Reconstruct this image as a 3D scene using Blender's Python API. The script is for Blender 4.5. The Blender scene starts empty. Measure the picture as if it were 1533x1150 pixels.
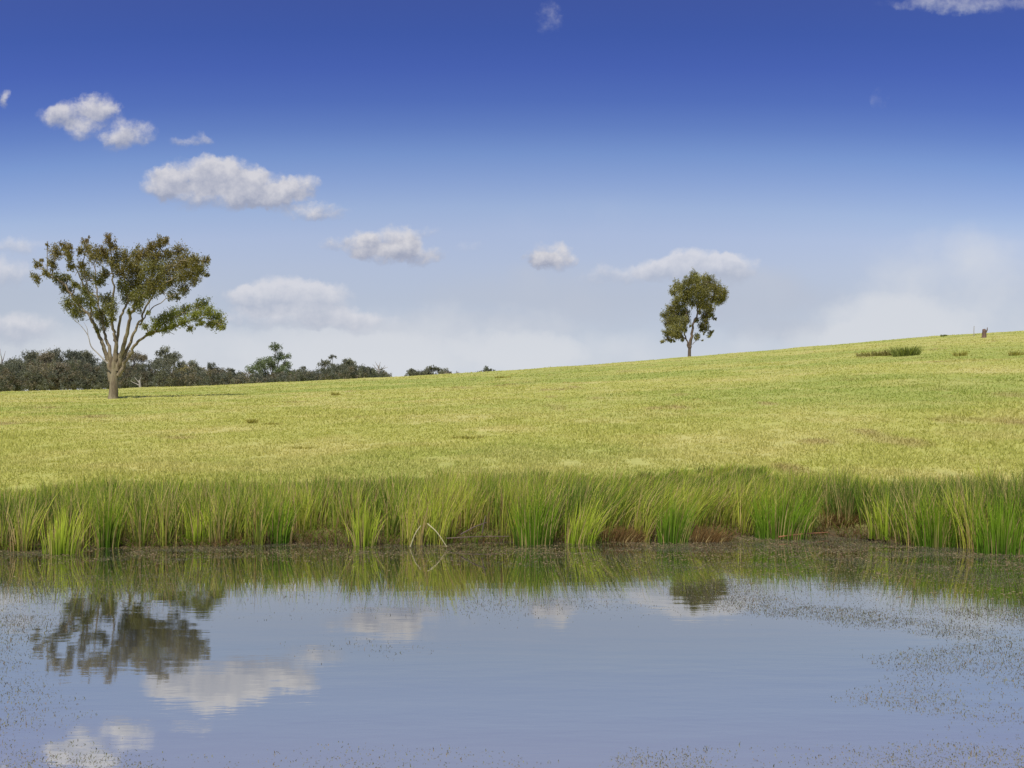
import bpy, math, random
import numpy as np
from mathutils import Vector

random.seed(7)
RNG = np.random.default_rng(11)
scene = bpy.context.scene
COL = scene.collection
R = math.radians

# ------------------------------------------------------------------ camera
F = 1500.0          # focal length in photo pixels
CX, HY = 766.5, 650.0
EYE = 2.0           # metres above the pond
cam_d = bpy.data.cameras.new('camera')
cam = bpy.data.objects.new('camera', cam_d)
COL.objects.link(cam)
cam.location = (0, 0, EYE)
cam.rotation_euler = (R(90), 0, 0)
cam_d.sensor_width = 36.0
cam_d.lens = 36.0 * F / 1533.0
cam_d.shift_y = (HY - 575.0) / 1533.0
cam_d.clip_start = 0.1
cam_d.clip_end = 12000
scene.camera = cam

# ------------------------------------------------------------------ light
SUN_EL, SUN_AZ = 62.0, 196.0    # azimuth clockwise from +Y (view direction)
sd = bpy.data.lights.new('sun', 'SUN')
sd.energy = 4.2
sd.angle = R(0.5)
sd.color = (1.0, 0.95, 0.86)
sun = bpy.data.objects.new('sun', sd)
COL.objects.link(sun)
sv = Vector((math.sin(R(SUN_AZ)) * math.cos(R(SUN_EL)), math.cos(R(SUN_AZ)) * math.cos(R(SUN_EL)), math.sin(R(SUN_EL))))
sun.rotation_euler = sv.to_track_quat('Z', 'Y').to_euler()
scene.view_settings.view_transform = 'Standard'
scene.view_settings.look = 'None'
scene.view_settings.exposure = 0.0
scene.view_settings.gamma = 1.0

# ------------------------------------------------------------------ node helpers
class NT:
    def __init__(s, tree):
        s.t = tree
    def n(s, typ, **kw):
        nd = s.t.nodes.new(typ)
        for k, v in kw.items():
            setattr(nd, k, v)
        return nd
    def put(s, sock, v):
        if v is None:
            return
        if isinstance(v, bpy.types.NodeSocket):
            s.t.links.new(v, sock)
        else:
            sock.default_value = v
    def m(s, op, a, b=None, c=None, clamp=False):
        nd = s.n('ShaderNodeMath', operation=op)
        nd.use_clamp = clamp
        s.put(nd.inputs[0], a); s.put(nd.inputs[1], b); s.put(nd.inputs[2], c)
        return nd.outputs[0]
    def v(s, op, a, b=None):
        nd = s.n('ShaderNodeVectorMath', operation=op)
        s.put(nd.inputs[0], a); s.put(nd.inputs[1], b)
        return nd.outputs['Value'] if op in ('DOT_PRODUCT', 'LENGTH') else nd.outputs['Vector']
    def mix(s, f, a, b, blend='MIX'):
        nd = s.n('ShaderNodeMix', data_type='RGBA', blend_type=blend)
        s.put(nd.inputs[0], f); s.put(nd.inputs[6], a); s.put(nd.inputs[7], b)
        return nd.outputs[2]
    def noise(s, vec, scale, detail=3, rough=0.5, dist=0.0):
        nd = s.n('ShaderNodeTexNoise')
        s.put(nd.inputs['Vector'], vec)
        nd.inputs['Scale'].default_value = scale
        nd.inputs['Detail'].default_value = detail
        nd.inputs['Roughness'].default_value = rough
        nd.inputs['Distortion'].default_value = dist
        return nd.outputs['Fac']
    def step(s, x, a, b):
        nd = s.n('ShaderNodeMapRange', interpolation_type='SMOOTHSTEP')
        s.put(nd.inputs['Value'], x)
        nd.inputs['From Min'].default_value = a
        nd.inputs['From Max'].default_value = b
        return nd.outputs['Result']
    def ramp(s, f, pts):
        nd = s.n('ShaderNodeValToRGB')
        s.put(nd.inputs[0], f)
        cr = nd.color_ramp
        while len(cr.elements) < len(pts):
            cr.elements.new(0.5)
        for e, (p, c) in zip(cr.elements, pts):
            e.position = p
            e.color = (c[0], c[1], c[2], 1)
        return nd.outputs[0]

def lin(r, g, b):
    f = lambda c: (c / 255 / 12.92) if c <= 10 else ((c / 255 + 0.055) / 1.055) ** 2.4
    return (f(r), f(g), f(b), 1.0)

# ------------------------------------------------------------------ sky
world = bpy.data.worlds.new('World')
scene.world = world
world.use_nodes = True
world.node_tree.nodes.clear()
W = NT(world.node_tree)
SKY_STRENGTH = 0.10
sky = W.n('ShaderNodeTexSky', sky_type='NISHITA')
sky.sun_disc = False
sky.sun_elevation = R(SUN_EL)
sky.sun_rotation = R(SUN_AZ)
sky.altitude = 600
sky.air_density = 1.0
sky.dust_density = 1.0
sky.ozone_density = 2.0
tc = W.n('ShaderNodeTexCoord')
sep = W.n('ShaderNodeSeparateXYZ')
W.put(sep.inputs[0], tc.outputs['Generated'])
ay = W.m('MAXIMUM', W.m('ABSOLUTE', sep.outputs[1]), 0.08)
U = W.m('DIVIDE', sep.outputs[0], ay)          # tangent of the bearing
V = W.m('DIVIDE', sep.outputs[2], ay)          # tangent of the elevation
# deep polarised blue above, pale haze near the horizon (a grade on the physical sky)
el = sep.outputs[2]
#SKYTINT_BEGIN
SKY_TINT = [(0.0, (1.135, 1.05, 1.275)), (0.0333, (1.135, 1.05, 1.275)), (0.0731, (1.281, 1.05, 1.069)), (0.0995, (1.334, 1.066, 1.028)), (0.1322, (1.487, 1.149, 1.058)), (0.1644, (1.65, 1.268, 1.162)), (0.1961, (1.72, 1.351, 1.274)), (0.2211, (1.59, 1.337, 1.322)), (0.2456, (1.314, 1.19, 1.327)), (0.2696, (1.035, 1.041, 1.301)), (0.2932, (0.749, 0.807, 1.208)), (0.3162, (0.564, 0.642, 1.148)), (0.3443, (0.457, 0.531, 1.103)), (0.3714, (0.4, 0.485, 1.035)), (0.3976, (0.421, 0.476, 0.996)), (0.6, (0.7, 0.8, 1.1))]
#SKYTINT_END
el_eff = W.m('ADD', el, W.m('MULTIPLY', W.m('MULTIPLY', W.m('MINIMUM', W.m('MULTIPLY', U, U), 0.3), 0.16), W.step(el, 0.10, 0.2)))
tint = W.ramp(W.m('MAXIMUM', el_eff, 0.0), [(p, c) for p, c in SKY_TINT])
skyc = W.mix(1.0, sky.outputs[0], tint, 'MULTIPLY')
skyc = W.mix(1.0, skyc, (SKY_STRENGTH,) * 3 + (1,), 'MULTIPLY')

def uv(px, py):
    return ((px - CX) / F, (HY - py) / F)
comb = W.n('ShaderNodeCombineXYZ')
W.put(comb.inputs[0], U); W.put(comb.inputs[1], V)
P = comb.outputs[0]
# warp the lookup a little so the outlines are ragged
nzA = W.n('ShaderNodeTexNoise'); W.put(nzA.inputs['Vector'], P)
nzA.inputs['Scale'].default_value = 20; nzA.inputs['Detail'].default_value = 6; nzA.inputs['Roughness'].default_value = 0.62
warp = W.v('MULTIPLY', W.v('SUBTRACT', nzA.outputs['Color'], (0.5, 0.5, 0.5)), (0.040, 0.026, 0.0))
nzB = W.n('ShaderNodeTexNoise'); W.put(nzB.inputs['Vector'], P)
nzB.inputs['Scale'].default_value = 95; nzB.inputs['Detail'].default_value = 5; nzB.inputs['Roughness'].default_value = 0.6
warp2 = W.v('MULTIPLY', W.v('SUBTRACT', nzB.outputs['Color'], (0.5, 0.5, 0.5)), (0.012, 0.010, 0.0))
PW = W.v('ADD', W.v('ADD', P, warp), warp2)
sunshift = (-0.005, 0.008, 0.0)
bil1 = W.noise(P, 42, 8, 0.64)
bil2 = W.noise(W.v('ADD', P, sunshift), 42, 6, 0.58)
relief = W.m('SUBTRACT', bil1, bil2)

def cloud_field(lobes):
    tot = num = None
    for px, py, rx, ry, w in lobes:
        c = uv(px, py)
        q = W.v('MULTIPLY', W.v('SUBTRACT', PW, (c[0], c[1], 0)), (F / rx, F / ry, 0))
        fall = W.m('MULTIPLY', W.m('SUBTRACT', 1.0, W.v('DOT_PRODUCT', q, q), clamp=True), w)
        hh = W.m('MULTIPLY', W.v('DOT_PRODUCT', q, (0, 1, 0)), fall)
        tot = fall if tot is None else W.m('ADD', tot, fall)
        num = hh if num is None else W.m('ADD', num, hh)
    h = W.m('DIVIDE', num, W.m('ADD', tot, 0.02))
    return tot, h

crisp = [
    (128, 170, 62, 26, .72), (148, 158, 34, 22, .6), (90, 176, 42, 18, .55), (128, 194, 36, 20, .5),
    (197, 200, 44, 28, .72), (178, 210, 28, 24, .45), (262, 213, 22, 11, .55), (298, 210, 26, 11, .65),
    (243, 276, 42, 28, 1), (295, 263, 66, 32, 1), (345, 266, 62, 34, 1), (392, 284, 60, 34, 1),
    (320, 296, 92, 24, .9), (415, 298, 62, 22, .8), (450, 281, 38, 21, .8), (474, 317, 58, 15, .75),
    (540, 364, 34, 26, .8), (588, 360, 52, 28, 1), (628, 378, 50, 20, 1), (572, 382, 56, 16, .8), (500, 363, 26, 14, .55),
    (642, 345, 22, 10, .35),
    (828, 385, 48, 25, .95), (812, 392, 34, 15, .7), (3, 150, 12, 18, .7)]
soft = [
    (420, 438, 82, 34, .95), (478, 450, 60, 32, .8), (372, 446, 46, 26, .7), (440, 474, 150, 22, .6), (540, 482, 90, 22, .4),
    (1045, 398, 74, 27, .9), (1095, 402, 46, 30, .85), (985, 402, 52, 22, .7), (925, 412, 60, 20, .5),
    (25, 368, 40, 16, .5), (15, 408, 55, 28, .55), (15, 492, 95, 34, .65),
    (1440, 4, 150, 16, .42), (825, 26, 26, 30, .25), (1322, 150, 16, 24, .22), (700, 366, 40, 12, .2)]
veil = [
    (1320, 495, 150, 62, .6), (1460, 450, 240, 130, .5), (1290, 505, 70, 32, .5), (800, 540, 95, 48, .62), (720, 520, 60, 26, .3),
    (880, 330, 200, 60, .12), (300, 550, 480, 75, .65), (640, 510, 320, 70, .5), (1100, 520, 300, 40, .35), (250, 470, 260, 70, .25)]
grey = [
    (880, 445, 330, 60, .55), (1150, 450, 160, 55, .55), (600, 500, 300, 40, .5), (1180, 495, 110, 22, .5)]
f1, h1 = cloud_field(crisp)
f2, h2 = cloud_field(soft)
f3, h3 = cloud_field(veil)
f4, h4 = cloud_field(grey)
lown = W.noise(P, 9, 4, 0.55)
d4 = W.m('MULTIPLY', W.step(W.m('ADD', f4, W.m('MULTIPLY', W.m('MULTIPLY', W.m('SUBTRACT', lown, 0.5), 0.9), W.step(f4, 0.0, 0.22))), 0.0, 0.7), 0.55)
d3 = W.m('MULTIPLY', W.step(W.m('ADD', f3, W.m('MULTIPLY', W.m('MULTIPLY', W.m('SUBTRACT', lown, 0.5), 1.3), W.step(f3, 0.0, 0.22))), 0.02, 0.85), 0.80)
d2 = W.m('MULTIPLY', W.step(W.m('ADD', f2, W.m('MULTIPLY', W.m('MULTIPLY', W.m('SUBTRACT', bil1, 0.5), 0.9), W.step(f2, 0.0, 0.22))), 0.05, 0.75), 0.72)
d1 = W.m('MULTIPLY', W.step(W.m('ADD', f1, W.m('MULTIPLY', W.m('MULTIPLY', W.m('SUBTRACT', bil1, 0.5), 1.7), W.step(f1, 0.0, 0.30))), 0.05, 1.05), 0.86)
def shade(h, lo, hi, k=2.2):
    f = W.m('ADD', W.m('ADD', W.m('MULTIPLY', h, 1.05), 0.56), W.m('MULTIPLY', relief, k), clamp=True)
    return W.mix(f, lo, hi)
c4 = W.mix(lown, lin(174, 182, 200), lin(196, 201, 212))
skyc = W.mix(d4, skyc, c4)
skyc = W.mix(d3, skyc, lin(216, 219, 225))
skyc = W.mix(d2, skyc, shade(h2, lin(176, 183, 200), lin(222, 221, 226), 1.2))
skyc = W.mix(d1, skyc, shade(h1, lin(158, 163, 182), lin(220, 217, 219), 1.8))
bg = W.n('ShaderNodeBackground')
W.put(bg.inputs[0], skyc)
bg.inputs[1].default_value = 1.0
wo = W.n('ShaderNodeOutputWorld')
world.node_tree.links.new(bg.outputs[0], wo.inputs[0])

# ------------------------------------------------------------------ mesh helpers
def tag(o, label=None, cat=None, group=None, kind=None):
    if label: o['label'] = label
    if cat: o['category'] = cat
    if group: o['group'] = group
    if kind: o['kind'] = kind
    return o

def mesh_obj(name, V_, faces, mat, parent=None, col=None, smooth=False):
    """V_ (n,3) array; faces: (m,k) array or list of such arrays"""
    me = bpy.data.meshes.new(name)
    if not isinstance(faces, list):
        faces = [faces]
    faces = [np.asarray(f, dtype=np.int32) for f in faces if len(f)]
    me.vertices.add(len(V_))
    me.vertices.foreach_set('co', np.asarray(V_, dtype=np.float32).ravel())
    nl = sum(f.size for f in faces)
    nf = sum(len(f) for f in faces)
    me.loops.add(nl)
    me.loops.foreach_set('vertex_index', np.concatenate([f.ravel() for f in faces]))
    me.polygons.add(nf)
    tots = np.concatenate([np.full(len(f), f.shape[1], dtype=np.int32) for f in faces])
    starts = np.concatenate([[0], np.cumsum(tots)[:-1]]).astype(np.int32)
    me.polygons.foreach_set('loop_start', starts)
    me.polygons.foreach_set('loop_total', tots)
    if smooth:
        me.polygons.foreach_set('use_smooth', np.ones(nf, dtype=bool))
    me.update(calc_edges=True)
    if col is not None:
        a = me.color_attributes.new('col', 'FLOAT_COLOR', 'POINT')
        c4_ = np.ones((len(V_), 4), dtype=np.float32)
        c4_[:, :3] = col
        a.data.foreach_set('color', c4_.ravel())
    me.materials.append(mat)
    o = bpy.data.objects.new(name, me)
    COL.objects.link(o)
    if parent is not None:
        o.parent = parent
    return o

def empty(name, loc):
    o = bpy.data.objects.new(name, None)
    o.empty_display_size = 0.3
    COL.objects.link(o)
    o.location = loc
    return o

def new_mat(name):
    m = bpy.data.materials.new(name)
    m.use_nodes = True
    m.node_tree.nodes.clear()
    return m, NT(m.node_tree)

def finish(m, N, shader, disp=None):
    out = N.n('ShaderNodeOutputMaterial')
    m.node_tree.links.new(shader, out.inputs[0])
    return m

def leaf_material(name, transl=0.3, rough=0.55, spec=0.3, gain=1.0):
    m, N = new_mat(name)
    at = N.n('ShaderNodeAttribute', attribute_name='col')
    c = at.outputs['Color']
    if gain != 1.0:
        c = N.mix(1.0, c, (gain, gain, gain, 1), 'MULTIPLY')
    pb = N.n('ShaderNodeBsdfPrincipled')
    N.put(pb.inputs['Base Color'], c)
    pb.inputs['Roughness'].default_value = rough
    pb.inputs['Specular IOR Level'].default_value = spec
    tr = N.n('ShaderNodeBsdfTranslucent')
    N.put(tr.inputs[0], N.mix(1.0, c, (1.15, 1.2, 0.7, 1), 'MULTIPLY'))
    mx = N.n('ShaderNodeMixShader')
    mx.inputs[0].default_value = transl
    m.node_tree.links.new(pb.outputs[0], mx.inputs[1])
    m.node_tree.links.new(tr.outputs[0], mx.inputs[2])
    return finish(m, N, mx.outputs[0])

def bark_material(name, c1, c2, scale=3.0):
    m, N = new_mat(name)
    t = N.n('ShaderNodeTexCoord')
    mp = N.n('ShaderNodeMapping')
    N.put(mp.inputs[0], t.outputs['Object'])
    mp.inputs['Scale'].default_value = (1, 1, 0.22)
    nz = N.noise(mp.outputs[0], scale, 6, 0.65)
    c = N.mix(N.step(nz, 0.35, 0.65), c1, c2)
    pb = N.n('ShaderNodeBsdfPrincipled')
    N.put(pb.inputs['Base Color'], c)
    pb.inputs['Roughness'].default_value = 0.85
    bp = N.n('ShaderNodeBump')
    bp.inputs['Strength'].default_value = 0.6
    bp.inputs['Distance'].default_value = 0.05
    N.put(bp.inputs['Height'], nz)
    N.put(pb.inputs['Normal'], bp.outputs[0])
    return finish(m, N, pb.outputs[0])

def hash2(ix, iy, seed=0):
    h = (ix * 374761393 + iy * 668265263 + seed * 974634777) & 0xFFFFFFFF
    h = ((h ^ (h >> 13)) * 1274126177) & 0xFFFFFFFF
    h = h ^ (h >> 16)
    return (h & 0xFFFF) / 65535.0

def vnoise(x, y, seed=0):
    x = np.asarray(x, dtype=np.float64); y = np.asarray(y, dtype=np.float64)
    ix = np.floor(x).astype(np.int64); iy = np.floor(y).astype(np.int64)
    fx = x - ix; fy = y - iy
    fx = fx * fx * (3 - 2 * fx); fy = fy * fy * (3 - 2 * fy)
    a = hash2(ix, iy, seed); b = hash2(ix + 1, iy, seed)
    c = hash2(ix, iy + 1, seed); d = hash2(ix + 1, iy + 1, seed)
    return (a * (1 - fx) + b * fx) * (1 - fy) + (c * (1 - fx) + d * fx) * fy

def fbm(x, y, seed=0, oct=3):
    s = 0; a = 1; t = 0
    for k in range(oct):
        s = s + a * vnoise(x * 2 ** k, y * 2 ** k, seed + k); t += a; a *= 0.5
    return s / t

# ------------------------------------------------------------------ terrain
SKY_PX = [-300, 0, 170, 350, 570, 740, 900, 1030, 1250, 1400, 1533, 1900]
SKY_PY = [596, 587, 583, 576, 566, 556, 545, 534.5, 516, 503, 495, 478]
DS_PX = [-300, 0, 170, 570, 740, 1030, 1533, 1900]
DS = [150, 160, 170, 190, 215, 300, 330, 340]
SH_PX = [-700, -200, 0, 60, 200, 430, 600, 760, 900, 1060, 1140, 1200, 1280, 1350, 1450, 1533, 1800, 2300]
SH_PY = [829, 824, 822, 824, 820, 814, 815, 812, 812, 806, 801, 799, 800, 812, 822, 829, 836, 850]
Y24 = 24.0
E24 = -62.0 / F

def shore_y(x):
    x = np.asarray(x, dtype=np.float64)
    px = CX + F * x / 18.0
    d = F * EYE / (np.interp(px, SH_PX, SH_PY) - HY)
    d = d + 0.35 * (vnoise(x * 1.3 + 7, x * 0 + 3, 5) - 0.5) + 0.15 * (vnoise(x * 4, x * 0 + 9, 6) - 0.5)
    k = np.clip((np.abs(x) - 14) / 16.0, 0, 1)
    return d * (1 - k * k * 0.82)

def near_y(x):
    return 3.3 + 0.4 * (vnoise(np.asarray(x) * 0.5, np.asarray(x) * 0, 8) - 0.5)

def ground_z(x, y):
    x, y = np.broadcast_arrays(np.asarray(x, dtype=np.float64), np.asarray(y, dtype=np.float64))
    yy = np.maximum(y, Y24)
    px = np.clip(CX + F * x / yy, -300, 1900)
    es = (HY - np.interp(px, SKY_PX, SKY_PY)) / F
    ds = np.interp(px, DS_PX, DS)
    yc = np.minimum(yy, ds)
    t = (1 / Y24 - 1 / yc) / (1 / Y24 - 1 / ds)
    e = E24 + (es - E24) * (1 - (1 - t) ** 1.2)
    z = EYE + yc * e
    ext = np.maximum(yy - ds, 0)
    z = z + es * 22 * (1 - np.exp(-ext / 22)) - np.minimum(0.012 * ext, 20)
    far_amp = np.clip((yy - 30) / 150, 0, 1)
    z = z + far_amp * (fbm(x / 9, y / 9, 20) - 0.5) * 0.45 + (yy > Y24 + .001) * np.clip((yy - 24) / 4, 0, 1) * (fbm(x / 1.6, y / 1.6, 24) - 0.5) * 0.10
    z24 = EYE + Y24 * E24
    sh = shore_y(x); ny = near_y(x)
    s = np.clip((y - sh) / np.maximum(Y24 - sh, 0.1), 0, 1)
    zb = z24 * (0.10 * (1 - np.exp(-s * 26)) + 0.90 * s ** 1.15) / 1.0
    zb = zb + 0.05 * (fbm(x * 2.2, y * 2.2, 31) - 0.5) * np.sin(np.pi * np.clip(s, 0, 1))
    z = np.where(y < Y24, zb, z)
    inside = np.minimum(sh - y, y - ny)
    z = np.where((y < sh) & (y > ny), -0.7 * np.clip(inside / 2.5, 0, 1), z)
    z = np.where((y <= ny), 0.45 * (1 - np.exp(-(ny - y) / 1.2)), z)
    z = np.where((y <= ny) & (sh <= ny), 0.45 * (1 - np.exp(-(ny - y) / 1.2)), z)
    return z

def at(px, py, d):
    return np.array([(px - CX) / F * d, d, EYE + (HY - py) / F * d])

def on_ground(px, d):
    x = (px - CX) / F * d
    return np.array([x, d, float(ground_z(x, d))])

STRAW = np.array([0.62, 0.55, 0.21]); YGRN = np.array([0.505, 0.495, 0.13]); GREEN = np.array([0.385, 0.43, 0.10]); OCHRE = np.array([0.43, 0.335, 0.14])
def field_col(x, y):
    a = fbm(x / 11.0, y / 9.0, 41, 4)[..., None]
    b = fbm(x / 3.0, y / 2.6, 47, 4)[..., None]
    c = fbm(x / 34.0, y / 24.0, 53, 2)[..., None]
    g = np.clip((0.55 * a + 0.45 * c - 0.44) * 5.0, 0, 1)
    k = YGRN * (1 - g) + GREEN * g
    s = np.clip((b - 0.42) * 3.0, 0, 1) * (0.78 - 0.5 * g)
    k = k * (1 - s) + STRAW * s
    o = np.clip((0.30 - fbm(x / 2.3 + 50, y / 5.0, 59, 3)[..., None]) * 7.0, 0, 1) * 0.75
    return k * (1 - o) + OCHRE * o

# --- ground sheet
ny_rows = np.concatenate([np.linspace(-400, -20, 16), np.linspace(-16, 2, 14), np.arange(2.3, 26, 0.22), 26 * 1.022 ** np.arange(1, 215)])
ny_rows = ny_rows[ny_rows < 3200]
tt = np.linspace(-1, 1, 461)
uu = 3.2 * np.sign(tt) * (0.32 * np.abs(tt) + 0.68 * np.abs(tt) ** 3)
YY, UU = np.meshgrid(ny_rows, uu, indexing='ij')
XX = UU * (24 + 0.62 * np.abs(YY))
ZZ = ground_z(XX, YY)
nr, nc = XX.shape
idx = np.arange(nr * nc).reshape(nr, nc)
quads = np.stack([idx[:-1, :-1], idx[:-1, 1:], idx[1:, 1:], idx[1:, :-1]], -1).reshape(-1, 4)
gcol = field_col(XX, YY)
bank = np.clip((YY - shore_y(XX)) / 2.2, 0, 1)[..., None]
MUD = np.array([0.085, 0.06, 0.038])
gcol = gcol * 0.88 * bank + MUD * (1 - bank)

m, N = new_mat('pasture')
t = N.n('ShaderNodeTexCoord')
a = N.n('ShaderNodeAttribute', attribute_name='col')
mp = N.n('ShaderNodeMapping'); N.put(mp.inputs[0], t.outputs['Object']); mp.inputs['Scale'].default_value = (0.7, 0.9, 1)
n1 = N.noise(mp.outputs[0], 2.2, 8, 0.72)
n2 = N.noise(mp.outputs[0], 0.35, 5, 0.6)
n3 = N.noise(mp.outputs[0], 9.0, 6, 0.7)
c = N.mix(1.0, a.outputs['Color'], N.ramp(n1, [(0.28, (0.74, 0.77, 0.68)), (0.5, (1, 1, 1)), (0.72, (1.0, 1.0, 1.0))]), 'MULTIPLY')
c = N.mix(1.0, c, N.ramp(n3, [(0.3, (0.82, 0.82, 0.76)), (0.6, (1, 1, 1))]), 'MULTIPLY')
c = N.mix(N.m('MULTIPLY', N.step(n2, 0.56, 0.72), 0.35), c, (0.62, 0.53, 0.20, 1))
pb = N.n('ShaderNodeBsdfPrincipled')
N.put(pb.inputs['Base Color'], c)
pb.inputs['Roughness'].default_value = 0.95
pb.inputs['Specular IOR Level'].default_value = 0.1
bp = N.n('ShaderNodeBump'); bp.inputs['Strength'].default_value = 0.55; bp.inputs['Distance'].default_value = 0.12
N.put(bp.inputs['Height'], n1); N.put(pb.inputs['Normal'], bp.outputs[0])
PASTURE = finish(m, N, pb.outputs[0])
ground = mesh_obj('ground', np.stack([XX, YY, ZZ], -1).reshape(-1, 3), quads, PASTURE, col=gcol.reshape(-1, 3), smooth=True)
tag(ground, 'rolling green and straw coloured paddock rising behind the pond', 'ground', kind='structure')

# --- water
xs = np.linspace(-31, 31, 125)
far = shore_y(xs) + 0.9
near = near_y(xs) - 0.8
rows = 40
ts = np.linspace(0, 1, rows)
WX = np.repeat(xs[None], rows, 0)
WY = near[None] * (1 - ts[:, None]) + np.maximum(far, near + 0.05)[None] * ts[:, None]
wi = np.arange(rows * len(xs)).reshape(rows, -1)
wq = np.stack([wi[:-1, :-1], wi[:-1, 1:], wi[1:, 1:], wi[1:, :-1]], -1).reshape(-1, 4)
m, N = new_mat('pond_water')
t = N.n('ShaderNodeTexCoord')
sp = N.n('ShaderNodeSeparateXYZ'); N.put(sp.inputs[0], t.outputs['Object'])
mp = N.n('ShaderNodeMapping'); N.put(mp.inputs[0], t.outputs['Object']); mp.inputs['Scale'].default_value = (0.55, 1.6, 1)
w1 = N.noise(mp.outputs[0], 1.6, 3, 0.5)
w2 = N.noise(mp.outputs[0], 11.0, 3, 0.6)
h = N.m('ADD', w1, N.m('MULTIPLY', w2, 0.10))
bp = N.n('ShaderNodeBump'); bp.inputs['Strength'].default_value = 0.045; bp.inputs['Distance'].default_value = 0.03
N.put(bp.inputs['Height'], h)
near_bright = N.step(N.m('ADD', sp.outputs[1], N.m('MULTIPLY', N.noise(t.outputs['Object'], 0.25, 3, 0.5), 3.0)), 15.0, 6.0)  # unlinked mask for brightness painted in towards the camera
body = N.mix(N.step(sp.outputs[1], 5.0, 11.0), (0.40, 0.40, 0.37, 1), (0.024, 0.026, 0.024, 1))  # body painted paler towards the camera, standing in for brighter sky reflection
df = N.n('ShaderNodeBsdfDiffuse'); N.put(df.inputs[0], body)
gl = N.n('ShaderNodeBsdfGlossy'); gl.inputs['Roughness'].default_value = 0.02
gl.inputs[0].default_value = (0.87, 0.85, 0.79, 1)
N.put(gl.inputs['Normal'], bp.outputs[0])
fr = N.n('ShaderNodeFresnel'); fr.inputs[0].default_value = 1.9
fac = N.m('ADD', N.m('MULTIPLY', fr.outputs[0], 0.92), 0.32, clamp=True)
mx = N.n('ShaderNodeMixShader'); N.put(mx.inputs[0], fac)
m.node_tree.links.new(df.outputs[0], mx.inputs[1]); m.node_tree.links.new(gl.outputs[0], mx.inputs[2])
WATER = finish(m, N, mx.outputs[0])
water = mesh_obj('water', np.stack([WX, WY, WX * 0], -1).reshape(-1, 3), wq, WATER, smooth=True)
tag(water, 'still murky pond reflecting the sky, tree and clouds', 'water', kind='structure')

# ------------------------------------------------------------------ blades
def ribbons(base, height, lean, width, face, c0, c1, seg=4, curl=0.25):
    """curved tapering blades. base (n,3) height (n) lean (n,2) tip offset; colours at foot and tip"""
    n = len(base)
    t_ = np.linspace(0, 1, seg + 1)
    L = np.hypot(lean[:, 0], lean[:, 1])
    up = np.sqrt(np.maximum(height ** 2 - (0.7 * L) ** 2, (0.3 * height) ** 2))
    V_ = np.zeros((n, 2 * seg + 1, 3)); Cc = np.zeros((n, 2 * seg + 1, 3))
    wx = np.cos(face); wy = np.sin(face)
    for k in range(seg + 1):
        tk = t_[k]
        cx = base[:, 0] + lean[:, 0] * tk ** 1.7
        cy = base[:, 1] + lean[:, 1] * tk ** 1.7
        cz = base[:, 2] + up * (tk - curl * (L / np.maximum(height, .01)) * tk ** 3)
        hw = width * 0.5 * (1 - tk ** 2.2)
        cc = c0 * (1 - tk) + c1 * tk
        if k < seg:
            V_[:, 2 * k] = np.stack([cx - wx * hw, cy - wy * hw, cz], -1)
            V_[:, 2 * k + 1] = np.stack([cx + wx * hw, cy + wy * hw, cz], -1)
            Cc[:, 2 * k] = cc; Cc[:, 2 * k + 1] = cc
        else:
            V_[:, 2 * k] = np.stack([cx, cy, cz], -1); Cc[:, 2 * k] = cc
    off = (np.arange(n) * (2 * seg + 1))[:, None, None]
    q = np.array([[2 * k, 2 * k + 1, 2 * k + 3, 2 * k + 2] for k in range(seg - 1)])
    qs = (off + q[None]).reshape(-1, 4) if seg > 1 else np.zeros((0, 4), int)
    k = seg - 1
    tr = (off + np.array([[2 * k, 2 * k + 1, 2 * k + 2]])[None]).reshape(-1, 3)
    return V_.reshape(-1, 3), [qs, tr], Cc.reshape(-1, 3)

REED_MAT = leaf_material('reed_blade', 0.28, 0.6, 0.12, 1.4)
GRASS_MAT = leaf_material('grass_blade', 0.30, 0.8, 0.1)

# --- pasture grass: short blades, thinning with distance
def pasture_grass(n=680000):
    inv = RNG.uniform(1 / 330.0, 1 / 19.5, n)
    d = 1 / inv
    px = RNG.uniform(-620, 2150, n)
    x = (px - CX) / F * d
    ds = np.interp(px, DS_PX, DS)
    keep = (d < ds + 15) & (d > shore_y(x) + 1.6)
    # tuft clumping
    keep &= (fbm(x * 1.8, d * 1.2, 71, 2) + 0.35 * RNG.random(n) > 0.47)
    x = x[keep]; d = d[keep]; n = len(x)
    z = ground_z(x, d)
    tall = np.clip((fbm(x / 3, d / 6, 77, 3) - 0.45) * 3, 0.0, 1.0)
    h = (0.045 + 0.045 * RNG.random(n) + 0.05 * tall) * (0.75 + (d / 60) ** 0.5 * 0.5)
    base = np.stack([x, d, z - 0.01], -1)
    ang = RNG.uniform(0, 2 * np.pi, n)
    ln = h * RNG.uniform(0.2, 0.9, n)
    lean = np.stack([np.cos(ang) * ln, np.sin(ang) * ln], -1)
    w = 0.010 + 0.0011 * d * RNG.uniform(0.5, 1.2, n)
    c = field_col(x, d) * RNG.uniform(0.92, 1.08, n)[:, None]
    s = (RNG.random(n) < 0.22)[:, None]
    c = np.where(s, STRAW * .5 + .5 * c * 1 * RNG.uniform(0.85, 1.15, n)[:, None], c)
    V_, f_, C_ = ribbons(base, h, lean, w, RNG.uniform(-0.9, 0.9, n), c, c, seg=1)
    o = mesh_obj('grass', V_, f_, GRASS_MAT, col=C_)
    tag(o, 'short yellow green pasture grass covering the slope', 'grass', kind='stuff')
pasture_grass()

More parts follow.
